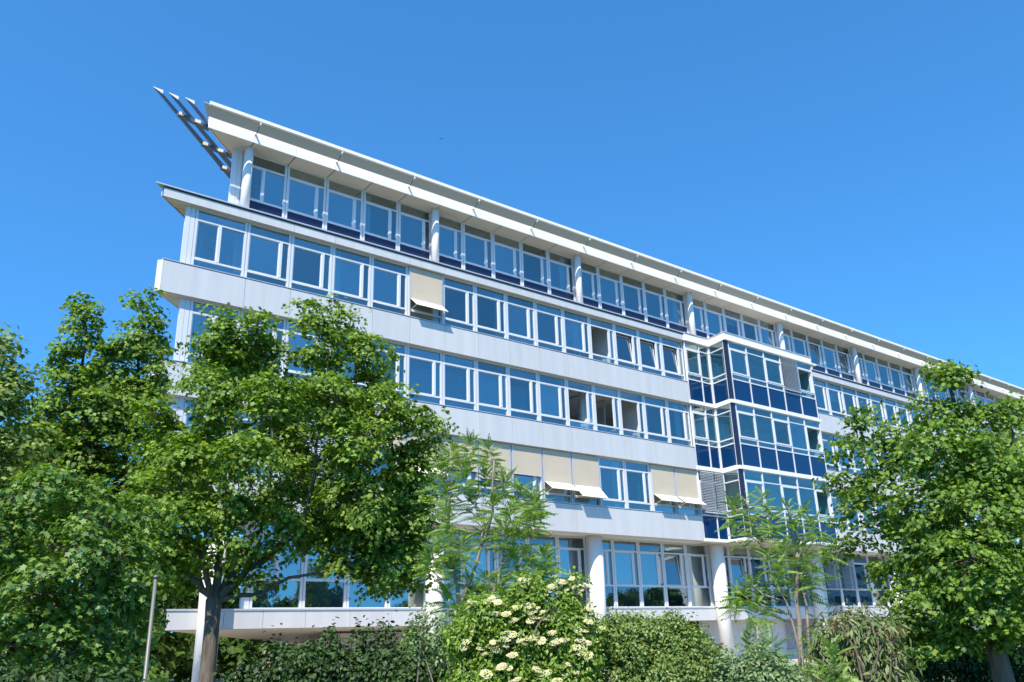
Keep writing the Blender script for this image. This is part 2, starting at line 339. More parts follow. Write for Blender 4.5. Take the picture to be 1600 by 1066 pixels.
# ---- windows
def winmesh(w, rows, H, main, post=None, open_=None, gl='glass', jw=.105, spand=None, bar=.075, d=.085, lead=.012):
    """returns (frame mesh, pane mesh or None); rows = z of bar centres; main = index of the row split by the post"""
    b = MB(); p = MB()
    b.box(lead, jw, 0, d, 0, H, 'frame'); b.box(w - jw, w - lead, 0, d, 0, H, 'frame')
    x0, x1 = jw, w - jw
    zs = [0] + list(rows) + [H]; hb = bar / 2
    b.box(x0, x1, .006, d, 0, .05, 'frame'); b.box(x0, x1, .006, d, H - .07, H, 'frame')
    for z in rows: b.box(x0, x1, .004, d, z - hb, z + hb, 'frame')
    for i in range(len(zs) - 1):
        a = zs[i] + (hb if i else .05); c = zs[i + 1] - (hb if i < len(zs) - 2 else .07)
        if spand and i in spand:
            b.box(x0, x1, .03, .05, a, c, 'navy'); continue
        if i == main:
            segs = []
            if post is None: segs = [(x0, x1, True)]
            else:
                b.box(post - .055, post + .055, -.004, d, a, c, 'frame')
                segs = [(x0, post - .055, True), (post + .055, x1, False)]
            for sx0, sx1, wide in segs:
                if wide:
                    f = .036
                    if open_ == 'open':
                        # sash swung inwards on its left-hand hinges
                        q = sx0 - .01; L = (sx1 - sx0) * .92
                        b.box(q, q + .04, d, d + .06, a, c, 'frame'); b.box(q, q + .04, d + L, d + L + .06, a, c, 'frame')
                        b.box(q, q + .04, d + .06, d + L, a, a + .06, 'frame'); b.box(q, q + .04, d + .06, d + L, c - .06, c, 'frame')
                        p.quad([(q + .02, d + .06, a + .06), (q + .02, d + L, a + .06), (q + .02, d + L, c - .06), (q + .02, d + .06, c - .06)], gl)
                        continue
                    if open_ == 'tilt':
                        sl = .15                       # top leans in
                        def Y(z): return .05 + sl * (z - a) / (c - a)
                        def seg(xa, xb, za, zb): b.hexa([(xa, Y(za), za), (xb, Y(za), za), (xb, Y(za) + .05, za), (xa, Y(za) + .05, za), (xa, Y(zb), zb), (xb, Y(zb), zb), (xb, Y(zb) + .05, zb), (xa, Y(zb) + .05, zb)], 'frame')
                        seg(sx0 + .005, sx0 + .06, a + .005, c - .02); seg(sx1 - .06, sx1 - .005, a + .005, c - .02)
                        seg(sx0 + .06, sx1 - .06, a + .005, a + .06); seg(sx0 + .06, sx1 - .06, c - .08, c - .02)
                        p.quad([(sx0 + .06, Y(a + .06) + .02, a + .06), (sx1 - .06, Y(a + .06) + .02, a + .06), (sx1 - .06, Y(c - .08) + .02, c - .08), (sx0 + .06, Y(c - .08) + .02, c - .08)], gl)
                        continue
                    b.box(sx0, sx0 + f, .022, .07, a, c, 'frame'); b.box(sx1 - f, sx1, .022, .07, a, c, 'frame')
                    b.box(sx0 + f, sx1 - f, .022, .07, a, a + f, 'frame'); b.box(sx0 + f, sx1 - f, .022, .07, c - f, c, 'frame')
                    p.quad([(sx0 + f, .052, a + f), (sx1 - f, .052, a + f), (sx1 - f, .052, c - f), (sx0 + f, .052, c - f)], gl)
                else:
                    p.quad([(sx0, .056, a), (sx1, .056, a), (sx1, .056, c), (sx0, .056, c)], gl)
        else:
            p.quad([(x0, .055, a), (x1, .055, a), (x1, .055, c), (x0, .055, c)], gl)
    return b, p
LV = {4: dict(z=zA, y=1.10, H=zR - zA, rows=[1.06, 2.60], main=1, spand=[0]),
      3: dict(z=zC, y=.20, H=zB - zC, rows=[.375, 1.955], main=1, spand=None),
      2: dict(z=zE, y=.20, H=zD - zE, rows=[.375, 1.955], main=1, spand=None),
      1: dict(z=zG, y=.20, H=zF - zG, rows=[.375, 1.955], main=1, spand=None),
      0: dict(z=zI, y=1.40, H=zH - zI, rows=[1.02, 2.67], main=1, spand=None)}
specs = []
def addw(L, x, w=BM, kind=None, lead_wide=False): specs.append((L, x, w, kind))
addw(4, -.12, 1.92, 'end')
for j in range(1, 40): addw(4, j * BM, kind='tilt' if j in (22, 24) else None)
addw(3, -2.0, 2.0, 'end'); addw(2, -1.85, 1.85, 'end'); addw(1, -1.7, 1.7, 'end')
for j in range(0, 14):
    addw(3, j * BM, kind={10: 'open', 11: 'tilt', 12: 'tilt', 13: 'tilt'}.get(j))
    addw(2, j * BM, kind={9: 'open', 10: 'open', 11: 'open'}.get(j)); addw(1, j * BM)
for L in (3, 2, 1):
    for j in range(20, 36): addw(L, j * BM)
addw(0, 1.6, 2.0, 'end')
for j in range(2, 34): addw(0, j * BM, kind='tilt' if j in (13, 16) else None)
def camdist(sp): return math.hypot(sp[1] - CAM.x, LV[sp[0]]['y'] - CAM.y)
specs.sort(key=camdist)
cache = {}; far = MB(); farp = MB()
for n, (L, x, w, kind) in enumerate(specs):
    v = LV[L]; key = (L if L in (4, 0) else 3, round(w, 3), kind, round(v['H'], 2))
    if key not in cache:
        post = w * .48 if kind == 'end' else w - jwp if (jwp := .415) else None
        fb, pb = winmesh(w, v['rows'], v['H'], v['main'], post, kind if kind in ('open', 'tilt') else None, spand=v['spand'])
        cache[key] = (fb, pb, None, None)
    fb, pb, fm, pm_ = cache[key]
    if n < 92:
        if fm is None:
            fm = fb.mesh('window'); pm_ = pb.mesh('pane'); cache[key] = (fb, pb, fm, pm_)
        o = put('window', fm, bld, (x, v['y'], v['z'])); put('pane', pm_, o)
    else:
        for src in (fb, pb):
            base = len(far.v); far.v += [(a + x, c + v['y'], d + v['z']) for a, c, d in src.v]
            far.f += [tuple(i + base for i in f) for f in src.f]; far.m += [far.mi(src.mats[i]) for i in src.m]
if far.v: tag(far.build('window', bld), 'far row of windows at the right end', None, None, 'stuff')
# corner posts and glazed end walls
for L, x in ((3, -2.35), (2, -2.2), (1, -2.05)):
    v = LV[L]; b = MB(); b.box(x, x + .17, v['y'] + .0, v['y'] + .12, v['z'], v['z'] + v['H'], 'frame'); b.box(x + .18, x + .345, v['y'] + .004, v['y'] + .1, v['z'], v['z'] + v['H'], 'frame'); b.build('corner_post', bld)
b = MB(); b.box(-.53, -.32, 1.1, 1.22, zA, zR, 'frame'); b.box(-.31, -.13, 1.104, 1.2, zA, zR, 'frame'); b.build('corner_post', bld)
b = MB(); b.box(1.28, 1.59, 1.4, 1.52, zI, zH, 'frame'); b.build('corner_post', bld)
def endwall(L, x, y, n=2):
    v = LV[L]; fb, pb = winmesh(2.4, v['rows'], v['H'], v['main'], 1.2, spand=v['spand'])
    for k in range(n):
        o = put('window', fb.mesh('window') if k == 0 else o.data, bld, (x + D45[0] * (2.4 * (k + 1)), y + D45[1] * (2.4 * (k + 1)), v['z']), math.pi + math.pi / 4)
        put('pane', pb.mesh('pane') if k == 0 else bld.children[-1].data if False else pb.mesh('pane'), o)
    b = MB(); st = 2.4 * n; b.obox((x + D45[0] * st, y + D45[1] * st), D45, (D45[1], -D45[0]), 20 - st - (y), .2, v['z'] - .8, v['z'] + v['H'], 'panel'); b.build('end_wall', bld)
for L, x in ((3, -2.35), (2, -2.2), (1, -2.05)): endwall(L, x, .25)
endwall(4, -.53, 1.15, 2); endwall(0, 1.28, 1.45, 2)
# interior walls: back wall and partitions per storey, right and back outer walls
for L in range(5):
    v = LV[L]; z0 = v['z'] - (.82 if L in (1, 2, 3) else 0); z1 = v['z'] + v['H']
    b = MB(); b.box(4.5 if L else 6, XR - .5, 5.8, 5.95, z0, z1, 'inner')
    for j in range(3, 42, 3):
        if 14 <= j <= 19 and L in (1, 2, 3): continue
        b.box(j * BM - .05, j * BM + .05, v['y'] + .42, 5.8, z0, z1, 'inner')
    if L == 3: b.box(19.74, 19.80, .3, 5.8, z0, z1, 'innerwhite')
    if L in (1, 2, 3): b.box(35.5, 35.6, .3, 5.8, z0, z1, 'inner'); b.box(25.0, 25.1, .6, 5.8, z0, z1, 'inner')
    b.build('interior_wall', bld)
    b = MB()
    for j in range(0, 42):
        b.box(j * BM + .75, j * BM + .95, 2.0, 3.4, z1 - .07, z1 - .02, 'frame')
    b.build('ceiling_light_row', bld)
for L in (1, 2, 3):
    v = LV[L]; b = MB(); b.tube([(0, 0, v['z'] - .8), (0, 0, v['z'] + v['H'])], [.22, .22], 'column', 14); me = b.mesh('interior_column', True)
    for k in range(0, 6): put('interior_column', me, bld, (9 * k, .95, 0))
s = MB(); s.box(XR - .3, XR, .05, YB, 2.2, zR, 'panel'); s.box(14, XR, YB - .3, YB - .02, 0, zR, 'panel'); s.build('back_wall', bld)

# curtains, some white ones added in place of pale reflections
rng = random.Random(4)
def curtain(x0, x1, y, z0, z1, amp=.035, m='curtain'):
    b = MB(); n = int((x1 - x0) / .035); k = b.mi(m); ph = rng.random() * 6
    for i in range(n + 1):
        x = x0 + (x1 - x0) * i / n; yy = y + amp * math.sin(x * 38 + 2.2 * math.sin(x * 5 + ph)) + .02 * math.sin(x * 11 + ph)
        b.v += [(x, yy, z0), (x, yy, z1)]
    for i in range(n): b.f.append((2 * i, 2 * i + 2, 2 * i + 3, 2 * i + 1)); b.m.append(k)
    return b.build('curtain', bld, smooth=True)
for j, f in ((4, .8), (5, .75), (6, .8), (7, .85), (8, .75)): curtain(j * BM + .3, j * BM + 1.8 * f, .42, zE - .1, zE + 1.62)
for zz in (zD + 1.2, zF + 1.2): curtain(25.9, 26.9, .75, zz, zz + 1.75, .03, 'curtain_reflection'); curtain(27.3, 28.4, .35, zz, zz + 1.75, .03, 'curtain_reflection')
curtain(-1.2, -.3, .5, zC - .1, zC + .5); curtain(11 * BM + 1.0, 11 * BM + 1.6, .42, zG, zG + 1.5)
for L, j, a_, b_, h0, h1 in ((3, 2, .1, .5, 0, 1), (3, 6, 1.3, 1.75, 0, 1), (3, 8, .1, .4, 0, 1), (3, 9, .9, 1.3, 0, 1), (2, 2, .1, 1.7, .6, 1), (2, 12, .1, .5, 0, 1), (2, 13, .9, 1.3, 0, 1), (4, 3, .2, .5, .3, 1), (4, 9, 1.0, 1.4, .3, 1), (4, 14, .9, 1.3, .3, 1), (4, 17, .2, 1.7, .7, 1), (4, 19, .9, 1.3, .3, 1), (1, 10, 1.2, 1.7, 0, 1), (0, 4, .2, .6, 0, 1), (0, 9, .9, 1.2, 0, 1), (0, 16, .1, 1.7, .3, .7), (0, 17, .1, 1.7, .0, .6), (0, 18, .6, 1.7, .2, .9), (0, 20, .2, 1.6, .35, .8), (3, 20, .1, .6, 0, 1), (3, 22, .1, 1.7, .5, 1), (2, 21, .2, .7, 0, 1)):
    v = LV[L]; curtain(j * BM + a_, j * BM + b_, v['y'] + .28, v['z'] + v['H'] * h0, v['z'] + v['H'] * h1 - .05, .03, 'curtain_reflection')  # some stand in for reflections in the top and ground floor panes
for L, j in ((3, 7), (3, 9), (3, 10), (3, 12), (2, 9), (2, 11), (2, 13)):
    z = LV[L]['z']; b = MB(); b.box(j * BM + 1.05, j * BM + 1.32, .38, .45, z - .1, z + .33, 'frame'); b.build('window_sill_box', bld)

# awning blinds with projecting flaps
def awning(x, L, zp, drop=.46, out=.51, w=1.62):
    z1 = LV[L]['z'] + LV[L]['H'] - .04; y = .13
    b = MB(); b.box(x, x + w, y, y + .012, zp, z1, 'blind')
    b.box(x - .045, x - .008, y - .01, y + .05, LV[L]['z'] + .02, z1, 'cap'); b.box(x + w + .008, x + w + .045, y - .01, y + .05, LV[L]['z'] + .02, z1, 'cap')
    b.box(x, x + w, y - .015, y + .03, zp - .03, zp, 'cap')
    o = b.build('awning_blind', bld)
    if out:
        f = MB(); f.hexa([(x, y - .02, zp - .035), (x + w, y - .02, zp - .035), (x + w, y - out, zp - drop), (x, y - out, zp - drop), (x, y - .02, zp - .022), (x + w, y - .02, zp - .022), (x + w, y - out, zp - drop + .013), (x, y - out, zp - drop + .013)], 'flap')
        f.tube([(x - .01, y - out, zp - drop), (x + w + .01, y - out, zp - drop)], [.018, .018], 'flap', 8)
        for xx in (x + .02, x + w - .02): f.tube([(xx, y, zp - .55), (xx, y - out + .02, zp - drop)], [.011, .011], 'frame', 6)
        f.build('flap', o)
    return o
awning(7.29, 3, 15.58)
awning(8 * BM + .09, 1, 8.28, .40); awning(9 * BM + .09, 1, 8.26, .60, .55)
awning(12 * BM + .09, 1, 8.26, .40); awning(13 * BM + .09, 1, 8.26, .40)
awning(7 * BM + .09, 1, 8.47, 0, 0); awning(6 * BM + .09, 1, 8.1, 0, 0); awning(5 * BM + .09, 1, 8.35, 0, 0); awning(4 * BM + .09, 1, 8.3, .36); awning(3 * BM + .09, 1, 8.8, 0, 0)
slats(1 * BM + .1, 2 * BM - .1, .08, zG + .1, zF - .05, 'whiteslat', .075); slats(2 * BM + .1, 3 * BM - .1, .08, zG + .1, zF - .05, 'whiteslat', .075)
for j in (21, 22): slats(j * BM + .12, (j + 1) * BM - .12, 1.28, zI + 1.05, zH - .15, 'slat', .075)
# ---- projecting glazed bay
CX, CY = 27.25, .0; VX, VY = 27.0, -1.33; RXb = 35.45
ret = Vector((VX - CX, VY - CY)); rl = ret.length; ru = ret / rl; rn = Vector((ru.y, -ru.x))
def bayband(z0, z1, out, name='bay_cornice', m='roofwhite', x0=25.1, over=.12):
    b = MB(); o = out
    b.prism([(x0, CY - o), (CX - o * 1.0, CY - o), (VX - o, VY - o), (RXb + over, VY - o), (RXb + over, .3), (x0, .3)], z0, z1, m)
    return b.build(name, bld)
for z0, z1 in ((zD - .0, zD + .19), (zF, zF + .19)): bayband(z0, z1, .07)
bayband(zH - .02, zH + .10, .05)
bayband(zB, zB + .43, .07, over=.0); bayband(zB + .005, zB + .10, .10, over=.5, x0=34); bayband(zB + .432, zA + .02, .10, m='cap', over=-.02)
b = MB(); b.prism([(26.2, .04), (CX, .04), (VX + .05, VY + .05), (RXb, VY + .05), (RXb, 1.3), (26.2, 1.3)], zH - .034, zH - .022, 'soffit'); b.build('soffit', bld)
lamp = MB(); lamp.box(35.5, 35.75, -.35, -.1, zH - .32, zH - .08, 'gasket'); lamp.build('floodlight', bld)
def bayunit(w, zb, zt, kind, corner=False):
    """frame, panes and spandrel of one bay unit; local x along face, y inward"""
    b = MB(); p = MB(); s = MB(); H = zt - zb; m = .035
    z = [0, 1.20, 1.28, 1.53, 1.60, 2.98, 3.05, H]
    b.box(0, m, -.02, .1, 0, H, 'frame'); b.box(w - m, w, -.02, .1, 0, H, 'frame')
    b.box(m, w - m, -.012, .09, 0, .05, 'frame'); b.box(m, w - m, -.012, .09, 1.20, 1.27, 'frame'); b.box(m, w - m, -.012, .09, 1.50, 1.57, 'frame')
    b.box(m, w - m, -.012, .09, 3.02, 3.08, 'frame'); b.box(m, w - m, -.012, .09, H - .05, H, 'frame')
    s.quad([(m, .02, .05), (w - m, .02, .05), (w - m, .02, 1.2), (m, .02, 1.2)], 'spandrel')
    def gq(a, c, d, e): p.quad([(a, .03, d), (c, .03, d), (c, .03, e), (a, .03, e)], 'bayglass')
    gq(m, w - m, 1.27, 1.50); gq(m, w - m, 3.08, H - .05)
    if kind == 'sash':
        f = .085
        b.box(m, m + f, -.03, .08, 1.575, 3.015, 'frame'); b.box(w - m - f, w - m, -.03, .08, 1.575, 3.015, 'frame')
        b.box(m + f, w - m - f, -.03, .08, 1.575, 1.575 + f, 'frame'); b.box(m + f, w - m - f, -.03, .08, 3.015 - f, 3.015, 'frame')
        gq(m + f, w - m - f, 1.575 + f, 3.015 - f)
    elif kind == 'open':
        f = .085
        b.box(m, m + f, -.03, .08, 1.575, 3.015, 'frame'); b.box(w - m - f, w - m, -.03, .08, 1.575, 3.015, 'frame')
        b.box(m + f, w - m - f, -.03, .08, 1.575, 1.64, 'frame'); b.box(m + f, w - m - f, -.03, .08, 2.95, 3.015, 'frame')
        b.box(w - m - f - .05, w - m - f, .09, .17, 1.6, 3.0, 'frame'); b.box(w - m - f - .05, w - m - f, 1.2, 1.27, 1.6, 3.0, 'frame')
        p.quad([(w - m - f - .02, .17, 1.6), (w - m - f - .02, 1.2, 1.6), (w - m - f - .02, 1.2, 3.0), (w - m - f - .02, .17, 3.0)], 'bayglass')
    else: gq(m, w - m, 1.57, 3.02)
    return b, p, s
bc = {}
def place_bay(x, y, rz, w, zb, zt, kind, clear=False):
    key = (round(w, 3), kind, round(zt - zb, 3), clear)
    if key not in bc:
        b, p, s = bayunit(w, zb, zt, kind)
        if clear: p.mats = [M['clearglass']]
        bc[key] = (b.mesh('bay_window'), p.mesh('pane'), s.mesh('spandrel'))
    fm, pm_, sm = bc[key]; o = put('bay_window', fm, bld, (x, y, zb), rz); put('pane', pm_, o); put('spandrel', sm, o)
for L, (zb, zt) in {3: (zD + .19, zB), 2: (zF + .19, zD), 1: (zH + .10, zF)}.items():
    place_bay(25.18, .05, 0, 1.22, zb, zt, 'sash', True); place_bay(26.40, .05, 0, .82, zb, zt, 'fix', True)
    # return face from inner corner out to the front corner
    a = math.atan2(ru.y, ru.x)
    place_bay(CX - .01, CY + .0, a, rl - .12, zb, zt, 'fix', True)
    b = MB(); b.box(VX + .0, VX + .295, VY + .012, VY + .12, zb, zt, 'navy'); b.box(CX - .06, CX + .04, CY + .02, CY + .14, zb, zt, 'frame')
    b.build('bay_corner_post', bld)
    x = VX + .31
    for k in range(5):
        kd = ['sash', 'fix', 'sash', 'fix', 'open'][k]
        place_bay(x + k * 1.627, VY, 0, 1.627, zb, zt, kd)
    b = MB(); b.box(RXb - .06, RXb + .0, VY + .11, .25, zb, zt, 'frame'); b.build('bay_side_wall', bld)
    b = MB(); b.box(25.15, 35.4, 2.0, 2.1, zb + .3, zt, 'innerwhite'); b.build('interior_wall', bld)
    # handrails seen through the glass
    b = MB(); b.tube([(25.3, .5, zb + 1.75), (27.4, .55, zb + 1.78), (27.3, -1.0, zb + 1.78)], [.025] * 3, 'frame', 6); b.tube([(26.0, .5, zb + .9), (26.0, .5, zb + 1.75)], [.025] * 2, 'frame', 6); b.build('inner_rail', bld)
    b = MB(); b.box(26.0, 26.9, 1.4, 2.2, zt - .16, zt - .08, 'frame'); b.box(28.5, 30.2, 0.9, 1.5, zt - .16, zt - .08, 'frame'); b.build('ceiling_light', bld)
slats(VX + .31 + 3 * 1.627 + .02, VX + .31 + 4 * 1.627 - .02, VY - .10, 15.02, 17.05, 'slat', .075)
slats(25.25, 26.35, -.06, zG + .2, zF - .1, 'slat', .085); slats(26.45, 27.15, -.06, zG + .2, zF - .1, 'slat', .085)

# ------------------------------------------------------------------ vegetation
MAPLE = np.array([(0, 0), (.42, .02), (.30, .28), (.56, .58), (.24, .60), (0, 1.0), (-.24, .60), (-.56, .58), (-.30, .28), (-.42, .02)])
OVAL = np.array([(0, 0), (.28, .3), (.25, .65), (0, 1.0), (-.25, .65), (-.28, .3)])
LANCE = np.array([(0, 0), (.13, .35), (0, 1.0), (-.13, .35)])
CARD = np.array([(0, 0), (.45, .1), (.3, .4), (.5, .8), (.1, .75), (-.1, 1.0), (-.35, .7), (-.5, .35), (-.2, .2)])
def leaves_mesh(name, tmpl, P, Nrm, Dir, size, m, bend=.18):
    """one face per leaf: P base, Nrm leaf normal, Dir leaf axis"""
    n = len(P); k = len(tmpl)
    Nrm = Nrm / np.linalg.norm(Nrm, axis=1, keepdims=True)
    Dir = Dir - (Dir * Nrm).sum(1, keepdims=True) * Nrm; Dir /= np.linalg.norm(Dir, axis=1, keepdims=True) + 1e-9
    X = np.cross(Dir, Nrm)
    tx, ty = tmpl[:, 0], tmpl[:, 1]; tz = -bend * (ty ** 2) - bend * .6 * np.abs(tx)
    V = P[:, None, :] + size[:, None, None] * (X[:, None, :] * tx[None, :, None] + Dir[:, None, :] * ty[None, :, None] + Nrm[:, None, :] * tz[None, :, None])
    return raw_mesh(name, V.reshape(-1, 3), n, k, m)
def raw_mesh(name, V, n, k, m):
    me = bpy.data.meshes.new(name); me.vertices.add(n * k); me.vertices.foreach_set('co', V.astype(np.float32).ravel())
    me.loops.add(n * k); me.loops.foreach_set('vertex_index', np.arange(n * k, dtype=np.int32))
    me.polygons.add(n); me.polygons.foreach_set('loop_start', np.arange(0, n * k, k, dtype=np.int32))
    try: me.polygons.foreach_set('loop_total', np.full(n, k, dtype=np.int32))
    except Exception: pass
    me.materials.append(m); me.update(calc_edges=True); return me
def obj(name, me, parent):
    o = bpy.data.objects.new(name, me); COL.objects.link(o); o.parent = parent; return o
def unitv(r, n):
    v = r.normal(size=(n, 3)); return v / np.linalg.norm(v, axis=1, keepdims=True)
def lobes_px(L, d, ydepth=1.0):
    """pixel lobes (px, py, rx, ry[, extra distance]) -> world centres and radii"""
    out = []
    for q in L:
        px, py, rx, ry = q[:4]; dd = d + (q[4] if len(q) > 4 else 0)
        c = at(px, py, dd); s = (c - CAM).dot(Vector(ROWS[2])) / F
        out.append((np.array(c), rx * s, ry * s * 1.05, max(rx, ry) * s * ydepth))
    return out
VIEW = np.array([0.625, 0.78, 0]); SIDE = np.array([.78, -.625, 0])
def crown(lobes, seed, clumps_per_m2, leaves, rc, size, tmpl, m, name='crown', flat=.3, shell=.55, up=1.0, bend=.18, parent=None, clumpout=None, droop=.35):
    r = np.random.default_rng(seed); P = []; Nn = []; Dd = []; Sz = []
    for c, rx, rz, ry in lobes:
        area = 4 * math.pi * ((rx * rz + rx * ry + ry * rz) / 3); nc = max(3, int(area * clumps_per_m2))
        u = unitv(r, nc); rr = (shell + (1.05 - shell) * r.random(nc) ** .7)[:, None]
        off = (u[:, :1] * SIDE * rx + u[:, 1:2] * VIEW * ry + u[:, 2:] * np.array([0, 0, 1]) * rz) * rr
        cc = c + off
        outw = off / (np.linalg.norm(off, axis=1, keepdims=True) + 1e-6)
        if clumpout is not None: clumpout += [(Vector(a), Vector(c)) for a in cc[::3]]
        for i in range(nc):
            nl = int(leaves * (.5 + r.random())); R = rc * (.6 + .8 * r.random())
            nrm = np.array([0, 0, up]) + outw[i] * .55 + r.normal(size=3) * .25; nrm /= np.linalg.norm(nrm)
            a = np.cross(nrm, outw[i] + r.normal(size=3) * .3); a /= np.linalg.norm(a) + 1e-6; b = np.cross(nrm, a)
            t = r.random(nl) * 2 * math.pi; q = np.sqrt(r.random(nl)) * R
            rad_ = a * np.cos(t)[:, None] + b * np.sin(t)[:, None]
            p = cc[i] + rad_ * q[:, None] + nrm * (r.normal(size=(nl, 1)) * R * flat - (q[:, None] ** 2) * droop / R * .5)
            P.append(p); Nn.append(nrm + rad_ * .35 + r.normal(size=(nl, 3)) * .42); Dd.append(rad_ * .8 + outw[i] * .3 + np.array([0, 0, -.35]) + r.normal(size=(nl, 3)) * .4)
            Sz.append(size * (.65 + .6 * r.random(nl)))
    P = np.concatenate(P); keep = P[:, 2] > .03
    me = leaves_mesh(name, tmpl, P[keep], np.concatenate(Nn)[keep], np.concatenate(Dd)[keep], np.concatenate(Sz)[keep], m, bend)
    return obj(name, me, parent), int(keep.sum())
def wobble(a, b, r, n=6, amt=.06, sag=0):
    a = Vector(a); b = Vector(b); L = (b - a).length; out = [a]
    for i in range(1, n):
        t = i / n; out.append(a.lerp(b, t) + Vector(r.normal(size=3)) * amt * L * .5 + Vector((0, 0, math.sin(t * math.pi) * sag * L)))
    out.append(b); return out
def taper(r0, r1, n): return [r0 + (r1 - r0) * i / (n - 1) for i in range(n)]
LEAF = {
 'maple': leafmat('maple_leaf', (.035, .10, .010), (.285, .415, .055), .40, .05),
 'maple_b': leafmat('maple_leaf_warm', (.07, .14, .03), (.33, .42, .11), .40, .04),
 'maple_c': leafmat('maple_leaf_cool', (.032, .095, .014), (.22, .35, .06), .38, .06),
 'maple_d': leafmat('maple_leaf_mid', (.035, .10, .012), (.255, .39, .055), .40, .05),
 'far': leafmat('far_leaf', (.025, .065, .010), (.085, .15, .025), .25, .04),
 'ailan': leafmat('ailanthus_leaf', (.12, .23, .04), (.29, .42, .09), .46, .07),
 'elder': leafmat('elder_leaf', (.09, .18, .02), (.27, .39, .05), .35, .06),
 'round': leafmat('privet_leaf', (.09, .15, .02), (.23, .32, .07), .28, .08),
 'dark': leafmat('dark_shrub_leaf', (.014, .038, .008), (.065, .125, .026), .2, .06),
 'pale': leafmat('pale_shrub_leaf', (.11, .19, .07), (.25, .34, .15), .3, .06),
 'photinia': leafmat('laurel_leaf', (.09, .14, .04), (.22, .27, .09), .25, .08),
 'rust': leafmat('rust_shoots', (.13, .09, .035), (.26, .15, .07), .3, .05)}
BARK = {'maple': barkmat('maple_bark', (.17, .14, .11)), 'ailan': barkmat('smooth_bark', (.30, .25, .20)), 'dark': barkmat('dark_bark', (.07, .06, .05))}
COUNT = 0
def tree(name, label, cat, group, base, fork, limbs, lobes, leaf, bark, r0, seed, dens=3.2, leaves=34, rc=.38, size=.115, tmpl=MAPLE, flat=.22, twig=.02, extra=None, nb=14):
    """base/fork points, limbs = list of (list of points, r) from the fork, lobes for the crown"""
    global COUNT
    root = empty(name, base, label, cat, group); r = np.random.default_rng(seed); inv = -Vector(base)
    cl = []; co, n = crown(lobes, seed, dens, leaves, rc, size, tmpl, LEAF[leaf], parent=root, clumpout=cl, flat=flat); COUNT += n
    co.location = inv
    b = MB(); bm = BARK[bark]; base = Vector(base); fork = Vector(fork)
    mid = base.lerp(fork, .45) + Vector((r.normal() * .04, r.normal() * .04, 0))
    b.tube([base - Vector((0, 0, .1)), base + (fork - base) * .06, mid, base.lerp(fork, .8), fork, fork + (fork - base).normalized() * .12], [r0 * 1.5, r0 * 1.18, r0, r0 * .95, r0 * 1.02, r0 * .7], bm, 14)
    ends = []
    for pts, rr in limbs:
        pts = [Vector(p) for p in pts]; path = []
        for i in range(len(pts) - 1):
            w = wobble(pts[i], pts[i + 1], r, 4, .09); path += w if i == 0 else w[1:]
        b.tube(path, taper(rr, max(rr * .25, .012), len(path)), bm, 9); ends += [(p, max(rr * (1 - .75 * i / len(path)), .012)) for i, p in enumerate(path)][2:]
    centres = [Vector(c) for c, *_ in lobes]; nodes = list(ends) or [(fork, r0 * .5)]
    for c in sorted(centres, key=lambda c: (c - fork).length):
        p, rr = min(nodes, key=lambda q: (q[0] - c).length + .25 * max(0, q[0].z - c.z))
        path = wobble(p, c, r, 5, .12); b.tube(path, taper(max(rr * .7, .018), .012, len(path)), bm, 6); nodes.append((c, max(rr * .5, .014))); nodes.append((path[3], max(rr * .55, .015)))
    for a, c in cl:
        path = wobble(c, a, r, 3, .14, .05); b.tube(path, taper(.014, .004, len(path)), bm, 4, False)
    o = b.build('trunk', root, smooth=True); o.location = inv
    return root
def gbase(px, d):
    p = at(px, 1000, d); return Vector((p.x, p.y, 0))

# main maple in front of the left end of the building
f1 = at(334, 938, 20)
L1 = [(345, 530, 30, 40), (341, 490, 10, 20), (400, 520, 22, 32), (425, 560, 34, 34, .6), (500, 530, 38, 44), (548, 500, 10, 20), (482, 478, 9, 16), (522, 474, 8, 14), (580, 555, 34, 36), (606, 640, 38, 42, -.5), (655, 652, 20, 14, -.3), (682, 662, 10, 6, -.3), (525, 620, 50, 44, -1), (430, 620, 44, 46, -1.4), (325, 620, 38, 46, -.3), (300, 710, 46, 44, -.8),
      (560, 690, 46, 40, -1.2), (640, 735, 36, 44), (560, 780, 56, 40, -.8), (455, 750, 40, 34, .8), (385, 710, 50, 44, -1.6), (300, 795, 44, 34, -.8), (620, 820, 40, 46, .2), (560, 845, 48, 28, .2), (360, 800, 46, 32, -.9), (370, 850, 26, 20, -.9), (600, 900, 44, 20, .2), (425, 862, 30, 14, -.4), (400, 905, 22, 10, -.4), (480, 855, 30, 14, .2), (540, 885, 30, 16, 0), (255, 770, 40, 44, -.2), (455, 690, 50, 36, 1.4), (520, 740, 50, 50, 2), (375, 600, 44, 44, 1.8), (270, 855, 36, 30, -.4),
      (660, 690, 18, 36, .4), (655, 800, 22, 36, .2), (648, 875, 22, 34, .4), (240, 650, 22, 34, 1.2), (265, 690, 38, 44, 1.2), (250, 900, 38, 28, .6), (325, 890, 22, 18, 1.2), (500, 820, 44, 18, .6), (420, 780, 40, 26, .6), (350, 690, 50, 50, 1), (440, 810, 40, 24, -.6), (600, 860, 46, 40, 1), (540, 800, 50, 40, .8), (470, 640, 60, 50, 1.6), (300, 760, 46, 40, 1), (620, 770, 44, 50, 1), (360, 560, 40, 40, .4), (575, 620, 46, 46, .8)]
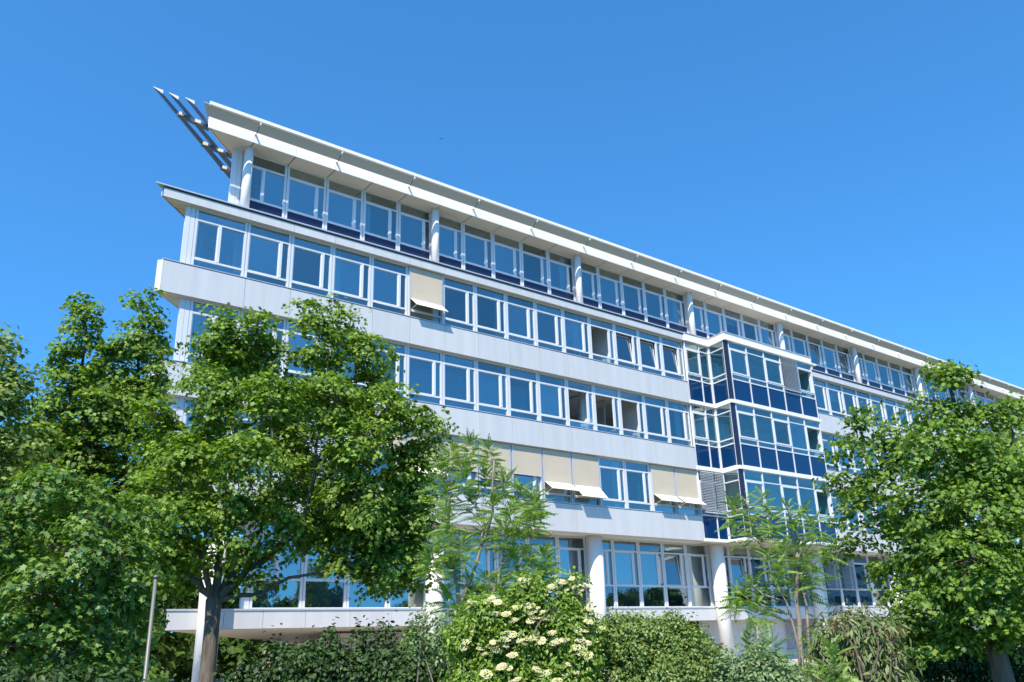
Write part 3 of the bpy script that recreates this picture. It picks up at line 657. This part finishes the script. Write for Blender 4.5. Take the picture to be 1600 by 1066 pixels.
tree('maple_tree', 'large maple with forked grey trunk in front of the left end of the building', 'tree', 'maples along the facade',
     gbase(331, 20), f1,
     [([f1, at(300, 905, 20.2), at(235, 880, 20.5), at(200, 800, 20.8)], .085), ([f1, at(318, 880, 19.8), at(290, 820, 19.4), at(280, 720, 19.2)], .075), ([f1, at(345, 860, 20.1), at(350, 760, 20), at(345, 600, 20)], .10),
      ([f1, at(375, 905, 20), at(430, 860, 19.8), at(480, 790, 19.6), at(500, 640, 19.8)], .10), ([f1, at(390, 930, 19.8), at(470, 900, 19.6), at(560, 880, 19.8)], .065), ([f1, at(372, 880, 20.4), at(420, 780, 20.6), at(430, 600, 20.5)], .07)],
     lobes_px(L1, 20, .95), 'maple', 'maple', .165, 11, dens=5.0, leaves=66, rc=.42, size=.10, flat=.14)
# second maple, left of the first and a little farther
L2 = [(130, 515, 16, 34), (124, 474, 8, 14), (142, 490, 6, 12), (205, 530, 24, 34), (240, 520, 22, 36), (218, 475, 8, 14), (238, 468, 7, 16), (175, 575, 36, 36), (248, 575, 18, 38), (95, 560, 22, 30), (105, 610, 34, 34), (150, 640, 50, 34), (215, 630, 40, 40), (75, 650, 34, 34), (60, 700, 46, 38), (150, 705, 54, 38), (225, 705, 38, 38), (185, 760, 54, 36, .6), (110, 760, 54, 36, .6), (165, 600, 46, 44, 1.2), (120, 700, 60, 50, 1.4), (235, 760, 40, 44, .8), (200, 820, 56, 46, 1), (100, 830, 66, 46, 1)]
f2 = at(170, 900, 24)
tree('maple_tree', 'maple with two dark tips rising against the sky, left of the building corner', 'tree', 'maples along the facade',
     gbase(165, 24), f2, [([f2, at(160, 800, 24), at(130, 600, 24), at(128, 500, 24)], .09), ([f2, at(190, 790, 24), at(215, 640, 24), at(225, 500, 24)], .09), ([f2, at(120, 780, 24), at(70, 680, 24)], .06)],
     lobes_px(L2, 24, .9), 'maple', 'dark', .17, 23, dens=4.6, leaves=62, rc=.40, size=.105, flat=.13)
# low near maple mass at the lower left
L3 = [(60, 770, 70, 50), (150, 790, 60, 44), (215, 810, 44, 44, .6), (20, 850, 60, 60), (110, 860, 70, 50, -.6), (190, 880, 46, 44), (60, 930, 70, 50, -.6), (150, 940, 60, 50), (205, 960, 40, 40, .4), (20, 1010, 60, 50), (110, 1020, 70, 40, -.4), (180, 1040, 46, 40)]
f3 = at(100, 1010, 16)
tree('maple_tree', 'low broad maple filling the lower left edge, nearest the grey post', 'tree', 'maples along the facade',
     gbase(95, 16), f3, [([f3, at(70, 930, 16), at(50, 800, 16)], .07), ([f3, at(140, 920, 16), at(170, 810, 16)], .07)],
     lobes_px(L3, 16, .9), 'maple_c', 'maple', .14, 31, dens=4.2, leaves=60, rc=.36, size=.092, flat=.13)
# pale maple cut by the left edge
L4 = [(2, 545, 26, 26), (12, 600, 36, 40), (-20, 640, 50, 60), (30, 680, 40, 36), (-10, 720, 60, 50)]
f4 = at(-10, 950, 21)
tree('maple_tree', 'pale yellowish tree cut off by the left edge of the photo', 'tree', 'maples along the facade',
     gbase(-12, 21), f4, [([f4, at(-5, 760, 21), at(2, 560, 21)], .08)], lobes_px(L4, 21, .9), 'maple_b', 'maple', .14, 37, dens=5, leaves=42, size=.115)
# right maple
L5 = [(1480, 605, 24, 28), (1473, 570, 9, 16), (1500, 590, 12, 18), (1455, 645, 36, 28), (1530, 650, 34, 22), (1585, 640, 30, 26), (1400, 668, 24, 14), (1350, 645, 24, 9), (1335, 668, 14, 10), (1390, 710, 40, 20), (1330, 700, 24, 9), (1460, 700, 50, 36, -.8), (1550, 705, 50, 42, -.4), (1335, 790, 24, 24), (1315, 752, 16, 12), (1370, 765, 36, 26), (1440, 785, 46, 40, -.8), (1535, 795, 54, 48, -1), (1600, 770, 36, 56), (1365, 835, 22, 18, .4), (1440, 855, 50, 36, -.6), (1520, 875, 60, 44, -1.4), (1600, 880, 46, 54, -.4), (1395, 900, 26, 26), (1450, 935, 54, 38, -.8), (1540, 955, 60, 34, -1), (1415, 970, 30, 26, -.6), (1470, 1000, 56, 16, -.6), (1520, 740, 70, 50, 1.8), (1460, 840, 56, 50, 1.8), (1600, 980, 46, 30), (1400, 815, 30, 20, 1), (1500, 910, 60, 50, 1.6), (1320, 850, 12, 8)]
f5 = at(1540, 960, 21)
tree('maple_tree', 'large dense maple covering the right end of the building', 'tree', 'maples along the facade',
     gbase(1556, 21), f5, [([f5, at(1500, 850, 21), at(1512, 700, 21), at(1480, 600, 21)], .11), ([f5, at(1450, 860, 21), at(1400, 760, 21), at(1360, 690, 21)], .08), ([f5, at(1540, 860, 21), at(1570, 760, 21), at(1580, 660, 21)], .08), ([f5, at(1430, 930, 21), at(1380, 880, 21)], .05)],
     lobes_px(L5, 21, .95), 'maple_d', 'maple', .19, 53, dens=4.7, leaves=68, rc=.42, size=.10, flat=.14)
f6 = at(1570, 1010, 25)
tree('maple_tree', 'maple behind the large right one, its trunk at the right edge', 'tree', 'maples along the facade', gbase(1578, 25), f6, [([f6, at(1580, 900, 25), at(1590, 760, 25)], .1)],
     lobes_px([(1590, 720, 60, 60), (1620, 800, 70, 70), (1560, 900, 60, 50), (1630, 930, 60, 60)], 26, .9), 'maple', 'dark', .2, 59, dens=3.6, leaves=38, size=.13)

# background trees beyond the building's left end
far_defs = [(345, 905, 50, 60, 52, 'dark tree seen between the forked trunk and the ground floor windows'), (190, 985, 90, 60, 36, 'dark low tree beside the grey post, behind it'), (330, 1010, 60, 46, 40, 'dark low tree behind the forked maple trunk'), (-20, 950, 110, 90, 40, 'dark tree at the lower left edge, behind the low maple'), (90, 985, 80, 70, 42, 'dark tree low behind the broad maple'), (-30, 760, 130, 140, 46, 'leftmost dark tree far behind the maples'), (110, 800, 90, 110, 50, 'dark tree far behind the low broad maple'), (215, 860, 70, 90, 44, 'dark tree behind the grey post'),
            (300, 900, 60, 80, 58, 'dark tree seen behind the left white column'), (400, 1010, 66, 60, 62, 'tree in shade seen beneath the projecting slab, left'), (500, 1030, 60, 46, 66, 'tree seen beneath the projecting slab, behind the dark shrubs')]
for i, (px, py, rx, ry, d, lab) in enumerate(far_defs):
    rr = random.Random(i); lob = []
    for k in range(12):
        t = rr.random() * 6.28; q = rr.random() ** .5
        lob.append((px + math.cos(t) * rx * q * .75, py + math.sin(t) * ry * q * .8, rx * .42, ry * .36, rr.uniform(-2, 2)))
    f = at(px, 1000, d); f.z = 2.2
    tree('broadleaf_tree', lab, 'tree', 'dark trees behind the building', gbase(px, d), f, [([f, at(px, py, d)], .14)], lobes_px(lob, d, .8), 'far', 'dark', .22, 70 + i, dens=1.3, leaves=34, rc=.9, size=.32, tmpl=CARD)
# trees behind the camera, mirrored in the ground floor windows
for i, (x, y, h, w, lab) in enumerate(((40, -112, 11, 7, 'leftmost tree mirrored in the ground floor windows'), (62, -120, 12, 8, 'second tree from the left mirrored in the ground floor windows'), (80, -115, 9, 6, 'lowest of the trees mirrored in the ground floor windows'), (104, -118, 12.5, 9, 'rounded tree mirrored left of the third white ground floor column'), (140, -118, 13, 8, 'bushy tree mirrored right of the third white ground floor column'), (158, -122, 14, 8, 'tallest tree mirrored in the ground floor windows'), (190, -118, 12, 9, 'rightmost tree mirrored in the ground floor windows'))):
    rr = random.Random(50 + i); lob = []
    for k in range(9): lob.append((np.array((x + rr.uniform(-.6, .6) * w, y + rr.uniform(-3, 3), h * rr.uniform(.45, .85))), w * .35, h * .16, w * .35))
    tree('broadleaf_tree', lab, 'tree', 'trees mirrored in the windows', (x, y, 0), (x, y, h * .3), [([(x, y, h * .3), (x, y, h * .7)], .12)], lob, 'far', 'dark', .2, 90 + i, dens=.35, leaves=22, rc=1.3, size=.7, tmpl=CARD)

# pale office block on the far side, mirrored in the ground floor windows at the right
blk = empty('office_block', (240, -125, 0), 'pale office block mirrored in the ground floor windows right of the bay', 'building')
b = MB(); b.box(-62, 80, -14, 0, 0, 24, 'panel'); b.build('wall', blk)
b = MB(); b.box(-63, 81, -15, .6, 24.01, 24.5, 'cap'); b.build('roof', blk)
for k in range(6):
    b = MB()
    for q in range(28): b.box(-61 + q * 5, -57.4 + q * 5, .02, .10, 2.0 + k * 3.7, 3.7 + k * 3.7, 'gasket')
    b.build('window_row', blk)

# ---- ailanthus trees with long feathered leaves
def pinnate(n_pairs=9, L=.36):
    """template quads (k,4,3) of a feathered leaf along +x, drooping"""
    q = []
    for i in range(n_pairs):
        t = (i + 1.5) / (n_pairs + 1); x = L * t; z = -.55 * L * t * t; ll = .115 * (1 - .45 * abs(t - .45) * 2) ; w = .019
        for s in (-1, 1):
            base = np.array([x, 0, z]); tip = base + np.array([ll * .30, s * ll * .75, -ll * .62]); m_ = (base + tip) / 2
            q.append([base, m_ + np.array([w, 0, .01]), tip, m_ - np.array([w, 0, -.01])])
    base = np.array([L, 0, -.55 * L]); q.append([base, base + np.array([.05, w, -.02]), base + np.array([.11, 0, -.06]), base + np.array([.05, -w, -.02])])
    z = lambda t: -.55 * L * t * t
    for a, c in ((0, .5), (.5, 1)): q.append([np.array([L * a, -.003, z(a)]), np.array([L * c, -.003, z(c)]), np.array([L * c, .003, z(c)]), np.array([L * a, .003, z(a)])])
    return np.array(q)
PIN = pinnate()
def ailanthus(label, base, stems, tips, seed, nleaf=11, scale=1.0, group='feather leaved saplings', extra_r=.25):
    r = np.random.default_rng(seed); root = empty('sapling_tree', base, label, 'tree', group); inv = -Vector(base)
    V = []
    for tp in tips:
        tp = np.array(tp); nl = int(nleaf * (.8 + .5 * r.random())); ph = r.random() * 6.28
        for i in range(nl):
            az = ph + i * 2.4 + r.normal() * .5; el = 1.15 - 1.1 * i / nl + r.normal() * .15; sc = scale * (.55 + .6 * r.random()) * (1 - .25 * (el > .5))
            ca, sa, ce, se = math.cos(az), math.sin(az), math.cos(el), math.sin(el)
            R = np.array([[ca, -sa, 0], [sa, ca, 0], [0, 0, 1]]) @ np.array([[ce, 0, -se], [0, 1, 0], [se, 0, ce]])
            roll = r.normal() * .6; R = R @ np.array([[1, 0, 0], [0, math.cos(roll), -math.sin(roll)], [0, math.sin(roll), math.cos(roll)]])
            off = np.array([0, 0, -.42 * scale * i / nl])
            V.append((PIN.reshape(-1, 3) * sc) @ R.T + tp + off)
    V = np.concatenate(V); me = raw_mesh('crown', V, len(V) // 4, 4, LEAF['ailan']); o = obj('crown', me, root); o.location = inv
    b = MB(); nodes = []
    for pts, r0 in stems:
        pts = [Vector(p) for p in pts]; path = []
        for i in range(len(pts) - 1):
            w = wobble(pts[i], pts[i + 1], r, 3, .05); path += w if i == 0 else w[1:]
        b.tube(path, taper(r0, r0 * .45, len(path)), BARK['ailan'], 8); nodes += path[len(path) // 3:]
    for tp in tips:
        tp = Vector(tp); n = min(nodes, key=lambda q: (q - tp).length + (1.2 if q.z > tp.z - .1 else 0)); path = wobble(n, tp, r, 4, .08); b.tube(path, taper(.016, .007, len(path)), BARK['ailan'], 5); nodes += path[2:4]
    o = b.build('trunk', root, smooth=True); o.location = inv
def T(L, d, r=None):
    return [at(px, py, d + (rr[0] if rr else random.Random(px * 7 + py).uniform(-.5, .5))) for px, py, *rr in L]
dA = 13
ailanthus('feather leaved sapling with several bare stems between the big maple and the cream flowering elder', gbase(712, dA),
          [([gbase(712, dA), at(716, 950, dA), at(705, 860, dA), at(702, 760, dA)], .035), ([gbase(718, dA), at(716, 960, dA), at(745, 880, dA), at(770, 800, dA), at(772, 720, dA)], .032), ([gbase(735, dA), at(765, 940, dA), at(783, 885, dA), at(790, 800, dA)], .03)],
          T([(705, 700), (735, 690), (765, 700), (690, 730), (725, 735), (760, 740), (790, 745), (815, 765), (835, 775), (800, 790), (770, 780), (740, 775), (700, 765), (830, 800), (785, 820), (755, 825), (810, 830), (700, 800), (690, 845), (720, 845), (675, 860), (705, 880), (735, 905), (700, 925), (760, 900), (800, 865), (830, 875), (850, 890), (815, 900), (780, 910), (745, 935), (720, 950), (850, 860)], dA), 5, 32, .80)
ailanthus('slim feather leaved sapling standing in front of the blue glazed bay', gbase(1240, 13.5),
          [([gbase(1243, 13.5), at(1250, 1010, 13.5), at(1246, 900, 13.5), at(1238, 830, 13.5)], .045), ([gbase(1240, 13.4), at(1235, 960, 13.4), at(1205, 900, 13.4), at(1185, 840, 13.4)], .022), ([gbase(1250, 13.6), at(1262, 980, 13.6), at(1250, 880, 13.6)], .03)],
          T([(1165, 780), (1190, 775), (1145, 790), (1175, 810), (1205, 800), (1150, 825), (1185, 835), (1210, 830), (1230, 790), (1255, 795), (1240, 820), (1270, 815), (1225, 850), (1255, 855), (1285, 840), (1215, 880), (1245, 885), (1270, 885), (1200, 865), (1230, 905), (1258, 905), (1175, 905), (1160, 915), (1190, 925), (1180, 940), (1150, 925)], 13.5), 8, 19, .74)
ailanthus('young feather leaved shoot at the bottom, right of the slim sapling', gbase(1300, 11), [([gbase(1300, 11), at(1302, 1050, 11), at(1300, 1000, 11)], .02)],
          T([(1300, 1005), (1280, 1020), (1325, 1020), (1295, 1040), (1330, 1050), (1270, 1055), (1310, 1065)], 11), 13, 16, .8)
ailanthus('young feather leaved shoot left of the slim sapling, before the white lower wall', gbase(1185, 11.5), [([gbase(1185, 11.5), at(1186, 1040, 11.5), at(1186, 985, 11.5)], .018)],
          T([(1185, 975), (1170, 995), (1205, 1000), (1185, 1015), (1165, 1035), (1205, 1035)], 11.5), 17, 14, .8)

# ---- shrubs
def shrub(name, label, px, d, L, leaf, seed, dens, leaves, rc, size, tmpl=OVAL, flat=.5, shell=.7, stems=7, bend=.15, up=.8, extra=None):
    global COUNT
    base = gbase(px, d); root = empty(name, base, label, 'shrub'); inv = -base; cl = []
    lob = lobes_px(L, d, .9)
    co, n = crown(lob, seed, dens, leaves, rc, size, tmpl, LEAF[leaf], 'foliage', flat, shell, up, bend, root, cl); co.location = inv; COUNT += n
    r = np.random.default_rng(seed); b = MB()
    for c, *_ in lob:
        p = base + Vector((r.normal() * .15, r.normal() * .15, 0)); path = wobble(p, Vector(c), r, 4, .08); b.tube(path, taper(.022, .008, len(path)), BARK['maple'], 5)
    for a, c in cl[::2]: b.tube([c, a], [.008, .003], BARK['maple'], 3, False)
    o = b.build('stems', root, smooth=True); o.location = inv
    return root, lob
el, lob = shrub('elder_bush', 'elder bush covered with flat cream blossoms', 820, 10.5, [(765, 962, 40, 22), (752, 945, 20, 8), (828, 948, 34, 30), (826, 915, 10, 16), (845, 925, 10, 14), (812, 925, 12, 14), (885, 945, 20, 20), (880, 918, 14, 10), (902, 907, 16, 6), (735, 1000, 36, 30), (716, 985, 12, 10), (930, 985, 12, 12), (905, 960, 18, 14), (800, 1010, 56, 44), (870, 1000, 44, 44), (900, 1030, 34, 40), (760, 1060, 60, 40), (840, 1070, 60, 40), (915, 985, 20, 30)],
                'elder', 101, 75, 34, .12, .058, LANCE * np.array([2.0, 1]), .5, .6)
# umbels
r = np.random.default_rng(7); heads = []
for rep in range(4):
    b = MB(); k = b.mi(mat('cream_blossom', (.60, .57, .29), .8, 0, .2)) if rep == 0 else b.mi(bm_)
    bm_ = b.mats[0]
    for i in range(110):
        t = r.random() * 6.28; q = math.sqrt(r.random()) * .085; x, y = math.cos(t) * q * (1 + .2 * rep / 3), math.sin(t) * q; z = -q * q * 3 + r.normal() * .004; s = .0145; a = r.random() * 3
        c_, s_ = math.cos(a) * s, math.sin(a) * s; tz = r.normal() * .003
        b.quad([(x + c_, y + s_, z + tz), (x - s_, y + c_, z), (x - c_, y - s_, z - tz), (x + s_, y - c_, z)], bm_)
    for i in range(9):
        t = i * .7; b.tube([(0, 0, -.09), (math.cos(t) * .05, math.sin(t) * .05, -.01)], [.003, .002], LEAF['elder'], 3, False)
    heads.append(b.mesh('blossom'))
fl = [(762, 938), (778, 940), (793, 943), (808, 948), (740, 940), (820, 915), (826, 906), (833, 913), (838, 922), (845, 930), (850, 925), (862, 915), (880, 908), (893, 903), (905, 908), (898, 915), (912, 912), (885, 920), (872, 925), (790, 958), (775, 957), (828, 945), (838, 950), (848, 955), (835, 963), (858, 950), (850, 965), (818, 935), (805, 968), (770, 1003), (782, 1000), (792, 995), (800, 990), (765, 1010), (775, 1015), (757, 1020), (750, 1012), (790, 1008), (812, 1000), (800, 1022), (835, 995), (845, 1000), (862, 988), (870, 1000), (865, 1005), (915, 985), (925, 992), (905, 998), (918, 1003), (900, 1010), (910, 1018), (895, 1022), (930, 975), (940, 980), (920, 970), (855, 1050), (845, 1055), (840, 1045), (880, 1040), (795, 1043), (783, 1040), (738, 985), (728, 1000), (920, 950), (808, 1060), (870, 1062), (900, 1050), (760, 1052)]
lc = [(np.array(c), rx, ry) for c, rx, rz, ry in lob]
fl += [(px + r.normal() * 9, py + 4 + r.normal() * 5) for px, py in fl[::2]]
for i, (px, py) in enumerate(fl):
    # set on the near face of the foliage
    p0 = at(px, py, 10.5); best = min(lc, key=lambda q: np.linalg.norm(np.array(p0) - q[0])); dd = math.hypot(best[0][0] - CAM.x, best[0][1] - CAM.y) - best[2] * 1.02
    p = at(px, py, max(9.0, dd)); o = put('blossom', heads[i % 4], el, p - el.location, r.random() * 6); nv = Vector((-.32 + r.normal() * .25, -.42 + r.normal() * .25, .85)); o.rotation_euler = nv.to_track_quat('Z', 'Y').to_euler(); s = .36 + .38 * r.random(); o.scale = (s, s, s)
shrub('round_bush', 'dense rounded light green bush right of the flowering elder', 1025, 11, [(1000, 1010, 60, 42), (960, 1000, 30, 34), (975, 975, 22, 14), (1050, 1000, 44, 34), (1080, 1030, 44, 34), (1040, 1050, 70, 40), (960, 1050, 40, 40), (1110, 1055, 26, 30)], 'round', 111, 110, 36, .08, .042, OVAL, .6, .75, up=.5)
shrub('laurel_bush', 'drooping long leaved bush with rusty new shoots right of the slim sapling', 1350, 11.5, [(1330, 985, 34, 22), (1370, 985, 34, 20), (1350, 1020, 40, 30), (1385, 1040, 34, 34), (1320, 1050, 40, 30), (1370, 1070, 50, 30), (1290, 1000, 24, 22)], 'photinia', 121, 44, 26, .14, .12, LANCE, .6, .65, bend=.4)
shrub('shoot_bush', 'reddish leaved bush tips rising before the white slab at the right', 1350, 11.2, [(1325, 958, 30, 9), (1355, 956, 26, 7), (1350, 990, 34, 10), (1380, 1000, 22, 16), (1392, 985, 20, 12), (1310, 972, 22, 10), (1345, 1020, 24, 8), (1400, 1030, 14, 16)], 'rust', 123, 12, 13, .08, .06, LANCE, .5, .6, bend=.4)
shrub('pale_bush', 'pale grey green shrub at the bottom beside the round bush', 1180, 10.8, [(1150, 1050, 30, 26), (1200, 1045, 36, 28), (1230, 1062, 30, 20), (1175, 1070, 40, 24), (1125, 1075, 26, 24)], 'pale', 131, 70, 28, .10, .06, LANCE * np.array([2, 1]), .6, .6)
shrub('thin_bush', 'thin dusty green shrub before the slab, left of the elder', 690, 12, [(660, 965, 26, 18), (690, 975, 30, 24), (720, 975, 24, 22), (655, 1000, 26, 20), (700, 1010, 40, 28), (740, 975, 16, 14)], 'pale', 141, 24, 20, .11, .065, LANCE * np.array([2, 1]), .6, .4)
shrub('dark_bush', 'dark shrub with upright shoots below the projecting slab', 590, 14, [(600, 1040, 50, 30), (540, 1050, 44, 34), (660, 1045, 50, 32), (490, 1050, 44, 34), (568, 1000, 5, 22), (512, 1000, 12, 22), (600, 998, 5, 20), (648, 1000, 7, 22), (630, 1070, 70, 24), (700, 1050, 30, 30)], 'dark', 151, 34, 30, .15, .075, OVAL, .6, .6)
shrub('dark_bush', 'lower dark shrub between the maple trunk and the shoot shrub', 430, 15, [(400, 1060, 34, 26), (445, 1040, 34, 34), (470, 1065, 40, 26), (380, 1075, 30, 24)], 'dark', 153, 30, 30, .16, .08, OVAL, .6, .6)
shrub('dark_bush', 'added dark shrub filling the shade at the foot of the right maple', 1450, 25, [(1420, 1020, 44, 40), (1480, 1020, 50, 40), (1540, 1025, 50, 40), (1600, 1020, 44, 44)], 'dark', 155, 24, 28, .18, .09, OVAL, .6, .6)  # shrub put in to darken the ground beneath the canopy
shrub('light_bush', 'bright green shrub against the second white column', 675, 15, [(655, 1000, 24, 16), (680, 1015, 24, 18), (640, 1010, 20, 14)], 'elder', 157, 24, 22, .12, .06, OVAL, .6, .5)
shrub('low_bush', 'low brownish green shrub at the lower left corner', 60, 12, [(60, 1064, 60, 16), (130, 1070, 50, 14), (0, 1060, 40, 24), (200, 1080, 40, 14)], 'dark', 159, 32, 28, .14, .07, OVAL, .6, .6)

# ---- post
dP = 13.5; lp = gbase(233, dP); root = empty('metal_post', lp, 'slim grey metal post standing left of the white corner column', 'post')
b = MB(); b.tube([(0, 0, 0), (0, 0, .5), (0, 0, .52), (0, 0, 2.56)], [.042, .042, .029, .024], 'metal', 16); b.build('shaft', root, smooth=True)
b = MB(); b.tube([(0, 0, 2.561), (0, 0, 2.59), (0, 0, 2.60)], [.035, .035, .015], 'metal', 16); b.build('top_cap', root, smooth=True)
# ---- bird
bp = at(689.5, 217.5, 55); root = empty('bird', bp, 'tiny dark bird gliding high in the blue sky above the roof', 'bird')
dk = mat('bird_feathers', (.03, .03, .035), .8)
b = MB(); b.tube([(-.09, 0, 0), (-.05, 0, .01), (.02, 0, .012), (.07, 0, .012), (.10, 0, .005)], [.006, .02, .024, .014, .003], dk, 8)
for s_ in (-1, 1):
    b.hexa([(-.03, .0, .01), (.035, .0, .01), (.015, .11 * s_, .035), (-.025, .11 * s_, .035), (-.03, .0, .02), (.035, .0, .02), (.015, .11 * s_, .041), (-.025, .11 * s_, .041)], dk)
    b.hexa([(-.025, .111 * s_, .035), (.015, .111 * s_, .035), (-.05, .22 * s_, .015), (-.06, .22 * s_, .015), (-.025, .111 * s_, .041), (.015, .111 * s_, .041), (-.05, .22 * s_, .018), (-.06, .22 * s_, .018)], dk)
o = b.build('body', root); o.rotation_euler = (0, 0, rad(35))
print('leaves', COUNT)
